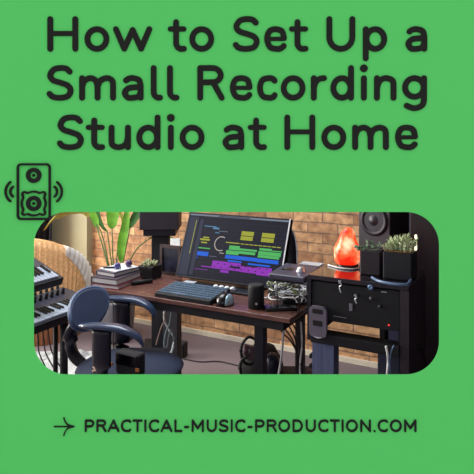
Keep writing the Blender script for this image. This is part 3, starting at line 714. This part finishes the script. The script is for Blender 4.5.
for k, l in ((0, 'nearest the opening edge'), (1, 'second of the three'), (2, 'closest to the stand post')):
    x = 36+5.5*k
    tag(T('keyboard_cable', [at(x, 322, 3.3), at(x+2, 338, 3.32), at(x+3+k, 352, 3.3), at(x+9+2*k, 366, 3.3), at(x+16+3*k, 378, 3.35)], .004, CABB), 'thin black cable hanging from the lower keyboard, '+l, 'cable', 'cables hanging below the keyboards')

# ------------------------------------------------------------ office chair
cc = Vector((-1.79, 2.205, 0))
t = thing('office_chair', 'navy office chair with a rounded mesh back before the desk', 'office chair', cc)
# seat
bm = bmesh.new(); q = bmesh.new(); bmesh.ops.create_uvsphere(q, u_segments=36, v_segments=14, radius=1)
for v in q.verts:
    a, b, c_ = v.co; s = math.copysign
    v.co = Vector((s(abs(a)**.8, a)*.25, s(abs(b)**.8, b)*.23, (c_*.035 if c_ > 0 else c_*.045)))
for f in q.faces: f.smooth = True
merge(bm, q, Matrix.Translation((cc.x+.01, cc.y, .455))); obj('seat', bm, SEATB, t, True)
# backrest: concave oval shell facing +x
def backpt(a, r, off=0):
    yy = math.cos(a)*r*.140*(1+.22*math.sin(a)); zz = math.sin(a)*r*(.082+.018*math.cos(a))
    return Vector((-2.02+.33*yy*yy/.165 -.10*zz/.118*.5 - off + .12*yy, 2.205+yy-.01+.02*zz/.118, .707+zz+.12*yy))
bm = bmesh.new(); rings = []
for off in (0, .022):
    rs = [bm.verts.new(backpt(0, 0, off))]; lst = [rs]
    for r in (.25, .5, .75, .93, 1.0):
        lst.append([bm.verts.new(backpt(2*PI*j/40, r, off)) for j in range(40)])
    rings.append(lst)
for lst, fl in ((rings[0], 0), (rings[1], 1)):
    for j in range(40): bm.faces.new((lst[0][0], lst[1][j], lst[1][(j+1) % 40]))
    for a, b in zip(lst[1:], lst[2:]):
        for j in range(40): bm.faces.new((a[j], b[j], b[(j+1) % 40], a[(j+1) % 40]))
a, b = rings[0][-1], rings[1][-1]
for j in range(40): bm.faces.new((a[j], b[j], b[(j+1) % 40], a[(j+1) % 40]))
obj('backrest', bm, MESHB, t, True)
T('backrest_rim', [backpt(2*PI*j/24, 1.02, .011) for j in range(25)], .009, mat('pale_blue_plastic', (86, 108, 142), .3), t, n=2)['label'] = 'paler blue rim'
T('back_support', [(-2.06, 2.19, .66), (-2.10, 2.19, .58), (-2.08, 2.195, .48), (-1.98, 2.2, .425), (-1.85, 2.205, .415)], [.03, .035, .03, .025, .03], CHAIRB, t, flat=(1.3, .8), seg=10)
for s, nm in ((-1, 'near'), (1, 'far')):
    y = cc.y+(-.245 if s < 0 else .182)
    ax = cc.x+(.035 if s < 0 else -.09)
    ao = T('armrest', [(ax-.16, y-s*.02, .715), (ax-.11, y, .722), (ax-.02, y, .727), (ax+.06, y, .722), (ax+.125, y-s*.01, .695), (ax+.155, y-s*.015, .655)], [.012, .03, .036, .036, .028, .014], mat('slate_blue_armpad', (48, 66, 96), .2, var=.05), t, seg=14, flat=(1, .45))
    T('arm_support', [(ax-.04, y, .71), (ax-.04, y, .55), (ax-.03, y-s*.01, .43), (-1.80, y-s*.06, .405), (-1.79, cc.y+s*.1, .40)], [.044, .042, .036, .026, .024], CHAIRB, t, seg=12, flat=(1.1, .6))
B('seat_mechanism', (-1.89, 2.10, .36), (-1.69, 2.31, .412), BLK, t, .008)
T('gas_column', [(-1.79, 2.205, .08), (-1.79, 2.205, .365)], .028, SILV, t, n=1, seg=14)
for k in range(5):
    a = 2*PI*k/5+.3; e = Vector((-1.79+.29*math.cos(a), 2.205+.29*math.sin(a), .07)); 
    l_ = T('base_leg', [(-1.79, 2.205, .11), (e+Vector((0, 0, .01)))], [.028, .018], CHAIRB, t, n=1)
    bm = bmesh.new(); disc(bm, e+Vector((0, 0, -.04)), .004, .03, (math.sin(a), -math.cos(a), 0), .03, 16); obj('caster', bm, RUB, l_)
t.rotation_euler.z = math.radians(12)
# box on the seat
t = thing('camera_bag', 'small black bag with brass clips sitting on the office chair seat', 'bag', (-1.68, 2.09, .49))
B('body', (-1.745, 2.05, .487), (-1.61, 2.11, .590), BLK, t, .014)
B('flap', (-1.735, 2.044, .535), (-1.62, 2.049, .585), BLKG, t, .002)
for x in (-1.765, -1.615): B('clip', (x, 2.035, .525), (x+.02, 2.041, .540), mat('brass', (190, 125, 70), .35, .8), t, .001)
tag(T('strap_cord', [(-1.88, 2.06, .492), (-1.84, 2.03, .497), (-1.812, 2.04, .499), (-1.80, 2.03, .499), (-1.84, 2.01, .492)], .006, mat('tan_cord', (190, 160, 140), .7)), 'tan cord curled beside the bag on the chair seat', 'cord')

# ------------------------------------------------------------ rack cabinet on the right
RX0, RX1, RY0, RY1, RZ = -.953, -.508, 2.416, 2.745, .95
RK = mat('black_lacquer', (20, 15, 24), .13, var=.15, scale=8, coat=1)
t = thing('equipment_rack', 'black lacquered rack cabinet holding equipment under the glowing lamp', 'cabinet', ((RX0+RX1)/2, 2.58, 0))
B('top_panel', (RX0, RY0, RZ-.02), (RX1, RY1, RZ), RK, t, .003)
B('side_panel', (RX0, RY0+.003, .66), (RX0+.018, RY1, RZ-.0205), NAVY, t)
B('side_panel', (RX1-.036, RY0+.003, 0), (RX1, RY1, RZ-.0205), mat('dark_umber', (46, 38, 46), .5), t)['label'] = 'dark brown side panel'
B('shelf', (RX0+.0185, RY0-.01, .655), (RX1-.0365, RY0+.06, .70), BLK, t, .004)
B('leg_box', (-.640, RY0+.01, 0), (-.547, RY0+.10, .6545), mat('slate_navy', (40, 44, 66), .45), t, .004)
B('back_rail', (RX0+.02, RY1-.02, .87), (RX1-.037, RY1-.002, .92), BLK, t)
t = thing('computer_tower', 'tall slim blue grey metal computer tower under the left side of the rack', 'computer', (-.885, 2.55, 0))
B('case', (-.936, 2.432, .006), (-.832, 2.50, .650), mat('brushed_navy_metal', (100, 112, 146), .35, .4, var=.3, scale=40, stretch=(1, 1, .1)), t, .004)
for k in range(13): B('cooling_fin', (-.952, 2.44, .03+.045*k), (-.937, 2.495, .045+.045*k), BLK, t)
for x in (-.92, -.86):
    for y in (2.436, 2.475): B('foot', (x, y, 0), (x+.02, y+.02, .006), RUB, t)
t = thing('rack_amplifier', 'glossy black amplifier filling the upper bay of the rack', 'amplifier', (-.74, 2.55, .752))
B('chassis', (-.933, 2.435, .752), (-.546, 2.66, .925), BLKG, t, .003)
B('faceplate', (-.933, 2.425, .755), (-.546, 2.4345, .922), BLK, t, .002)
B('mounting_bracket', (-.933, 2.44, .7005), (-.925, 2.64, .7515), BLK, t); B('mounting_bracket', (-.555, 2.44, .7005), (-.547, 2.64, .7515), BLK, t)
def dial_glint(px, py, r, m, nm, par, v=2.4245):
    p = onv(px, py, v); bm = bmesh.new(); disc(bm, p, .001, r, (0, -1, 0), .01, 18); return obj(nm, bm, m, par)
BLUEM = mat('blue_steel', (110, 140, 175), .3, .6)
dial_glint(371, 287, .012, BLUEM, 'dial_glint', t); dial_glint(371, 298, .006, GREY, 'dial_glint', t); dial_glint(380, 306, .006, DARKG, 'dial_glint', t)  # the wide blue disc is a round reflection built as a dial
p = onv(390, 283, 2.4245); B('handle', (p.x-.04, p.y-.006, p.z-.004), (p.x+.03, p.y, p.z+.004), BLUEM, t, .002)
p = onv(384, 292, 2.4245); B('badge', (p.x-.012, p.y-.002, p.z-.002), (p.x+.012, p.y, p.z+.002), SILV, t)
p = onv(351, 307, 2.4245); B('switch', (p.x-.007, p.y-.004, p.z-.016), (p.x+.007, p.y, p.z+.016), GREY, t)
p = onv(340, 317, 2.4245); B('vent_slot', (p.x-.03, p.y-.001, p.z-.002), (p.x+.03, p.y, p.z+.002), GREY, t)
bm = bmesh.new(); p = onv(389, 325, 2.4245); disc(bm, p, .0005, .0035, (0, -1, 0), .004, 10)
obj('status_light', bm, mat('red_led', (255, 60, 60), .4, emit=1.0), t)['label'] = 'lit red indicator'
for (px, py, h), nm in zip(((340.5, 287.5, .028), (356, 299.5, .02)), ('left', 'right')):
    p = onv(px, py, 2.412); bm = bmesh.new()
    tube(bm, [(p.x-.006, p.y-.002, p.z+h), (p.x+.006, p.y-.004, p.z+h*.5), (p.x-.004, p.y-.002, p.z), (p.x+.004, p.y-.003, p.z-h*.8)], .0035, 8)
    box(bm, (p.x-.007, p.y-.008, p.z+h*.6), (p.x+.005, p.y+.012, p.z+h*1.1), .002)
    tag(obj('jack_plug', bm, SILV), 'silver plug sticking out at the '+nm+' of the rack front', 'plug', 'plugs on the rack front')
# grey plate hanging at the left front
t = thing('power_strip', 'rounded grey power strip hanging at the left front corner of the rack', 'power strip', (-.93, 2.395, .70))
p = onv(317.5, 322, 2.395); w2 = .040; h2 = .067
def plate(w, h, r, d0, d1, cx, cz, y):
    bm = bmesh.new(); pts = rrect(-w, -h, w, h, r, 6)
    a = [bm.verts.new((cx+x, y+d0, cz+z)) for x, z in pts]; b = [bm.verts.new((cx+x, y+d1, cz+z)) for x, z in pts]
    bm.faces.new(a); bm.faces.new(b[::-1])
    for i in range(len(a)): bm.faces.new((a[i], a[(i+1) % len(a)], b[(i+1) % len(a)], b[i]))
    return bm
obj('housing', plate(w2, h2, .02, 0, .018, p.x, p.z, p.y), mat('mauve_grey_plastic', (108, 102, 118), .5), t)
obj('socket', plate(.024, .010, .004, -.0015, 0, p.x, p.z+.046, p.y), BLK, t); obj('socket', plate(.022, .012, .004, -.0015, 0, p.x, p.z-.006, p.y), BLK, t)
T('edge_trim', [(p.x-w2+.006, p.y+.004, p.z-h2+.008), (p.x, p.y+.002, p.z-h2-.002), (p.x+w2-.006, p.y+.004, p.z-h2+.008)], .003, WHT, t)
# tube along top right edge, its highlight given as pale blue colour
p0, p1, p2, p3 = onz(373, 279, .96), onz(384, 283, .96), onz(397, 284.5, .96), onz(410, 283, .96)
tag(T('coiled_tube', [onz(372, 277.5, .96), onz(380, 281.5, .96), onz(395, 284.2, .96), onz(407, 284.2, .96), onz(411, 280, .96)], .006, mat('tube_highlight_blue', (105, 130, 165), .25), seg=10), 'tube coloured as its pale blue highlight, lying along the right front edge of the rack top', 'tube')
# salt lamp
lc = Vector((-.842, 2.655, RZ))
t = thing('salt_lamp', 'glowing orange salt crystal lamp on the rack', 'lamp', lc)
bm = bmesh.new(); lathe(bm, [(.046, 0), (.05, .004), (.05, .012), (.044, .016)], lc); obj('base', bm, mat('dark_wood_base', (38, 22, 26), .3), t)
bm = bmesh.new(); lathe(bm, [(.046, .014), (.058, .03), (.064, .055), (.061, .085), (.052, .105), (.040, .125), (.034, .145), (.027, .165), (.016, .182), (.003, .188)], lc, 30, wob=.014)
o = obj('crystal', bm, salt_mat(), t, True); o['label'] = 'glowing orange crystal'
for p in o.data.polygons: p.use_smooth = (p.index % 3 != 0)
tag(T('lamp_cord', [(-.80, 2.71, .957), (-.78, 2.66, .955), (-.80, 2.60, .955), (-.86, 2.592, .955), (-.93, 2.63, .955)], .0035, CABW), 'white cord on the rack top around the salt lamp', 'cord')
# dark square pot with vine, planter, speaker
t = thing('trailing_vine_pot', 'dark brown square pot with a thin vine right of the salt lamp', 'potted plant', (-.70, 2.58, RZ))
B('pot', (-.748, 2.53, RZ), (-.655, 2.62, RZ+.108), mat('brown_ceramic', (38, 28, 38), .5), t, .006)
bm = bmesh.new(); tube(bm, [onv(355, 248, 2.53), onv(362, 246, 2.525), onv(370, 250, 2.525), onv(380, 249, 2.53)], .002, 6)
for k in range(26):
    s = R.random(); p = onv(354+28*s, 247+3*math.sin(s*7)+R.uniform(-3, 1.5), 2.53+R.uniform(-.01, .04)); d = Vector((R.uniform(-1, 1), R.uniform(-.6, .2), R.uniform(-.5, 1))).normalized()*R.uniform(.012, .022)
    leaf(bm, [p, p+d*.5, p+d], .006, (d.cross(Vector((0, 1, .1)))), 4)
obj('vine', bm, mat('vine_green', (88, 116, 82), .5, var=.4), t)
t = thing('herb_planter', 'dark square planter of bright feathery greenery at the right end of the rack', 'potted plant', (-.575, 2.56, RZ))
B('box', (-.636, 2.50, RZ), (-.514, 2.62, RZ+.118), mat('ink_blue_pot', (14, 16, 30), .6), t, .005)
B('soil', (-.628, 2.508, RZ+.1182), (-.522, 2.612, RZ+.124), mat('brown_moss', (130, 100, 60), .9, var=.5, scale=80), t)
bm = bmesh.new()
for k in range(230):
    s = Vector((R.uniform(-.630, -.52), R.uniform(2.505, 2.60), RZ+.122)); q = (s.x+.63)/.11
    hh = (.03+.05*math.sin(min(1, q*1.1)*PI*.75))*R.uniform(.45, 1.05)
    d = Vector((R.uniform(-.5, .5), R.uniform(-.5, .3), 1)).normalized()*hh
    leaf(bm, [s, s+d*.6+Vector((R.uniform(-.01, .01), 0, 0)), s+d+Vector((R.uniform(-.014, .014), R.uniform(-.01, .01), -.004))], R.uniform(.0022, .005), (R.uniform(-1, 1), R.uniform(-1, 1), 0), 6)
obj('foliage', bm, mat('pale_fern', (215, 250, 180), .5, var=.45, scale=45), t, True)
B('grow_light', (-.519, 2.588, RZ+.119), (-.512, 2.60, RZ+.185), mat('warm_tube', (255, 232, 190), .5, emit=3), t)['label'] = 'lit upright tube'
# big speaker behind: front turned to the left
sc_ = at(384, 200, 3.0); sc_.z = 0; yw = YAW+math.radians(-46)
t = thing('large_studio_speaker', 'large dark studio speaker above the planters at the right', 'speaker', (sc_.x, sc_.y, Z(249, 2.9)))
zb = Z(249.5, 2.9)
obj('cabinet', cbox(.185, .19, zb, zb+.40, yw, sc_, .006), mat('graphite_vinyl', (36, 31, 44), .5), t)
n_ = Vector((math.sin(yw), -math.cos(yw), 0)); fc = Vector((sc_.x, sc_.y, 0))+n_*.096
wz = Z(222, 2.88)
bm = bmesh.new(); disc(bm, (fc.x, fc.y, wz), .058, .078, n_, .006, 36); w_ = obj('woofer_surround', bm, mat('surround_rubber', (36, 30, 42), .5), t)
bm = bmesh.new(); q = n_.to_track_quat('Z', 'Y').to_matrix().to_4x4(); lathe(bm, [(.058, .003), (.03, .0015), (.02, .0085), (.004, .013)], (fc.x, fc.y, wz), 32, q); obj('woofer_cone', bm, mat('cone_black', (30, 28, 42), .4), t)
bm = bmesh.new(); disc(bm, (fc.x, fc.y, wz+.14), .01, .03, n_, .006); obj('tweeter', bm, RUB, t)
t = thing('tall_speaker_stand', 'black pole stand behind the rack carrying the large speaker', 'speaker stand', sc_)
obj('top_plate', cbox(.17, .17, zb-.012, zb-.0005, yw, sc_, .002), BLK, t); obj('pole', cbox(.035, .035, .02, zb-.0125, yw, sc_), BLK, t); obj('base_plate', cbox(.2, .2, 0, .0195, yw, sc_), BLK, t)
# wardrobe
t = thing('wardrobe', 'tall dark brown wardrobe at the right edge', 'wardrobe', (-.1, 3.1, 0))
UM = mat('dark_brown_wood', (42, 28, 37), .55, var=.35, scale=12, stretch=(9, 9, .6))
B('carcass', (-.585, 2.80, .0), (.35, 3.4, 2.3), UM, t, .004)
B('door', (-.58, 2.782, .05), (-.12, 2.7995, 2.28), UM, t, .003); B('door', (-.112, 2.782, .05), (.345, 2.7995, 2.28), UM, t, .003)
B('door_handle', (-.15, 2.765, 1.0), (-.14, 2.7815, 1.2), SILV, t, .002)
tag(T('loose_wire', [at(409, 354, 2.5), at(413, 353.5, 2.5), at(418, 350, 2.5), at(421, 347.5, 2.5), at(424, 356, 2.55), at(426, 378, 2.6), at(427, 460, 2.64)], .0028, CABB), 'thin dark wire rising beside the wardrobe door', 'wire')

# ------------------------------------------------------------ below the desk
def cable(pts, Y, r, m, label, grp=None):
    return tag(T('power_cable', [at(x, y, Y) for x, y in pts], r, m), label, 'cable', grp)
cable([(166, 303), (164, 318), (169, 330), (174, 338), (172, 350), (170, 354)], 3.42, .005, CABW, 'white cable looped against the back left desk leg')
cable([(172, 303), (170, 322), (166, 332), (164, 345), (167, 347), (169, 336), (172, 330), (174, 345), (171, 356)], 3.40, .0042, mat('ice_cable', (130, 155, 168), .4), 'pale blue cable coiled low on the back left desk leg')
cable([(163, 305), (165, 318), (161, 328), (158, 338), (156, 345)], 3.41, .0035, mat('tan_cable', (150, 125, 120), .5), 'tan cable hanging left of the coiled one')
cable([(284, 322), (283, 340), (281, 360), (277, 384)], 2.98, .006, CABW, 'white cable hanging straight right of the backpack')
cable([(301, 322), (302, 345), (300, 366), (301, 390)], 2.98, .005, CABW, 'white cable taped to the back right desk leg')
cable([(386, 346), (388, 360), (386, 386)], 2.36, .005, CABW, 'thick white cable in front of the rack leg')
cable([(394, 345), (390, 358), (391, 384)], 2.355, .003, BLUEM, 'thin bluish cable beside the thick white one')
for k in range(4):
    cable([(276+3*k, 319), (282+4*k, 332-2*k), (290+3*k, 340+k), (297, 352+4*k)], 3.02+.02*k, .004, CABB, 'black cable sagging beneath the right end of the desk', 'black cables sagging under the desk')
tag(B('power_adapter', *(lambda p: ((p.x-.05, p.y-.04, 0), (p.x+.04, p.y+.05, .105)))(onz(180, 357, 0)), BLK, bev=.008, rot=.2), 'black adapter box on the carpet right of the left desk leg', 'adapter')
p = onz(180, 357, 0); tag(T('extension_cord', [(p.x+.04, p.y-.03, .006), (p.x+.18, p.y-.02, .006), (p.x+.3, p.y+.05, .006), (p.x+.5, p.y+.04, .006)], .004, CABB), 'thin dark cord running over the carpet from the adapter', 'cord')
# backpack
bc = W((262-237)/F*3.55, 3.55, 0)
t = thing('backpack', 'black backpack with white trim on the carpet behind the desk leg', 'backpack', bc)
bm = bmesh.new(); blob(bm, (bc.x, bc.y, .15), (.13, .09, .16), Matrix.Rotation(YAW, 4, 'Z'), fl=False, nz=.12)
for v in bm.verts: v.co.z = max(.003, v.co.z)
obj('body', bm, BLK, t, True)
bm = bmesh.new(); p = W((272-237)/F*3.42, 3.42, 0); blob(bm, (p.x, p.y, .19), (.055, .06, .105), Matrix.Rotation(YAW, 4, 'Z'), fl=False, nz=.1); obj('side_pocket', bm, mat('midnight_nylon', (34, 38, 62), .3), t, True)
T('shoulder_strap', [at(x, y, 3.42) for x, y in ((256, 340), (249, 337), (243, 343), (241, 352), (244, 362), (251, 364), (257, 358))], .012, BLK, t, flat=(1.2, .7))
T('carry_loop', [at(x, y, 3.38) for x, y in ((247, 357), (242, 360), (240, 368), (243, 378), (250, 384))], .012, BLK, t, flat=(1.2, .7))
bm = bmesh.new(); tube(bm, [at(x, y, 3.44) for x, y in ((247, 345), (246, 352), (249, 358), (252, 356), (252, 346))], .016, 8); obj('lining', bm, mat('mauve_lining', (120, 98, 108), .8), t)
T('white_trim', [at(x, y, 3.33) for x, y in ((257, 370), (262, 366), (266, 363), (265, 369), (262, 373), (259, 378))], .006, WHT, t)['label'] = 'white curved trim'
tag(B('floor_pedal', *(lambda q: ((q.x-.13, q.y-.08, 0), (q.x+.13, q.y+.08, .175)))(W((302-237)/F*3.45, 3.45, 0)), BLK, bev=.015, rot=YAW), 'low black case on the floor under the right end of the desk', 'case')
q = W((308-237)/F*3.40, 3.40, 0)
bm = bmesh.new(); blob(bm, (q.x+.02, q.y, .176), (.06, .035, .022)); tag(obj('maroon_cloth', bm, mat('maroon_fabric', (62, 26, 44), .9), None, True), 'small maroon cloth on the low black case', 'cloth')

# ------------------------------------------------------------ light
def area(nm, loc, rot, sx, sy, e, col):
    l = bpy.data.lights.new(nm, 'AREA'); l.shape = 'RECTANGLE'; l.size = sx; l.size_y = sy; l.energy = e; l.color = col
    o = bpy.data.objects.new(nm, l); C.objects.link(o); o.location = loc; o.rotation_euler = rot; return o
area('window_daylight', (XL+.01, (wy0+wy1)/2, (wz0+wz1)/2), (0, -PI/2, 0), 1.5, 2.5, 200, (1, .95, .86))
area('added_roof_light', ((sx0+sx1)/2, (sy0+sy1)/2, ZC-.005), (0, 0, 0), 1.55, .95, 45, (.84, .91, 1))  # lamp under the added roof window, brightens upward faces
w = bpy.data.worlds.new('sky'); bpy.context.scene.world = w; w.use_nodes = True
bg = w.node_tree.nodes['Background']; bg.inputs[0].default_value = (1, 1, 1, 1); bg.inputs[1].default_value = 1.10
# ------------------------------------------------------------ camera
cam = bpy.data.cameras.new('camera'); co = bpy.data.objects.new('camera', cam); C.objects.link(co)
co.location = (0, 0, HC); co.rotation_euler = (PI/2, 0, YAW)
cam.sensor_width = 36; cam.lens = F/474*36; cam.shift_y = -(237-HY)/474; cam.clip_start = .05
bpy.context.scene.camera = co
vs = bpy.context.scene.view_settings; vs.view_transform = 'Standard'; vs.look = 'None'; vs.exposure = 0; vs.gamma = 1; vs.use_curve_mapping = False
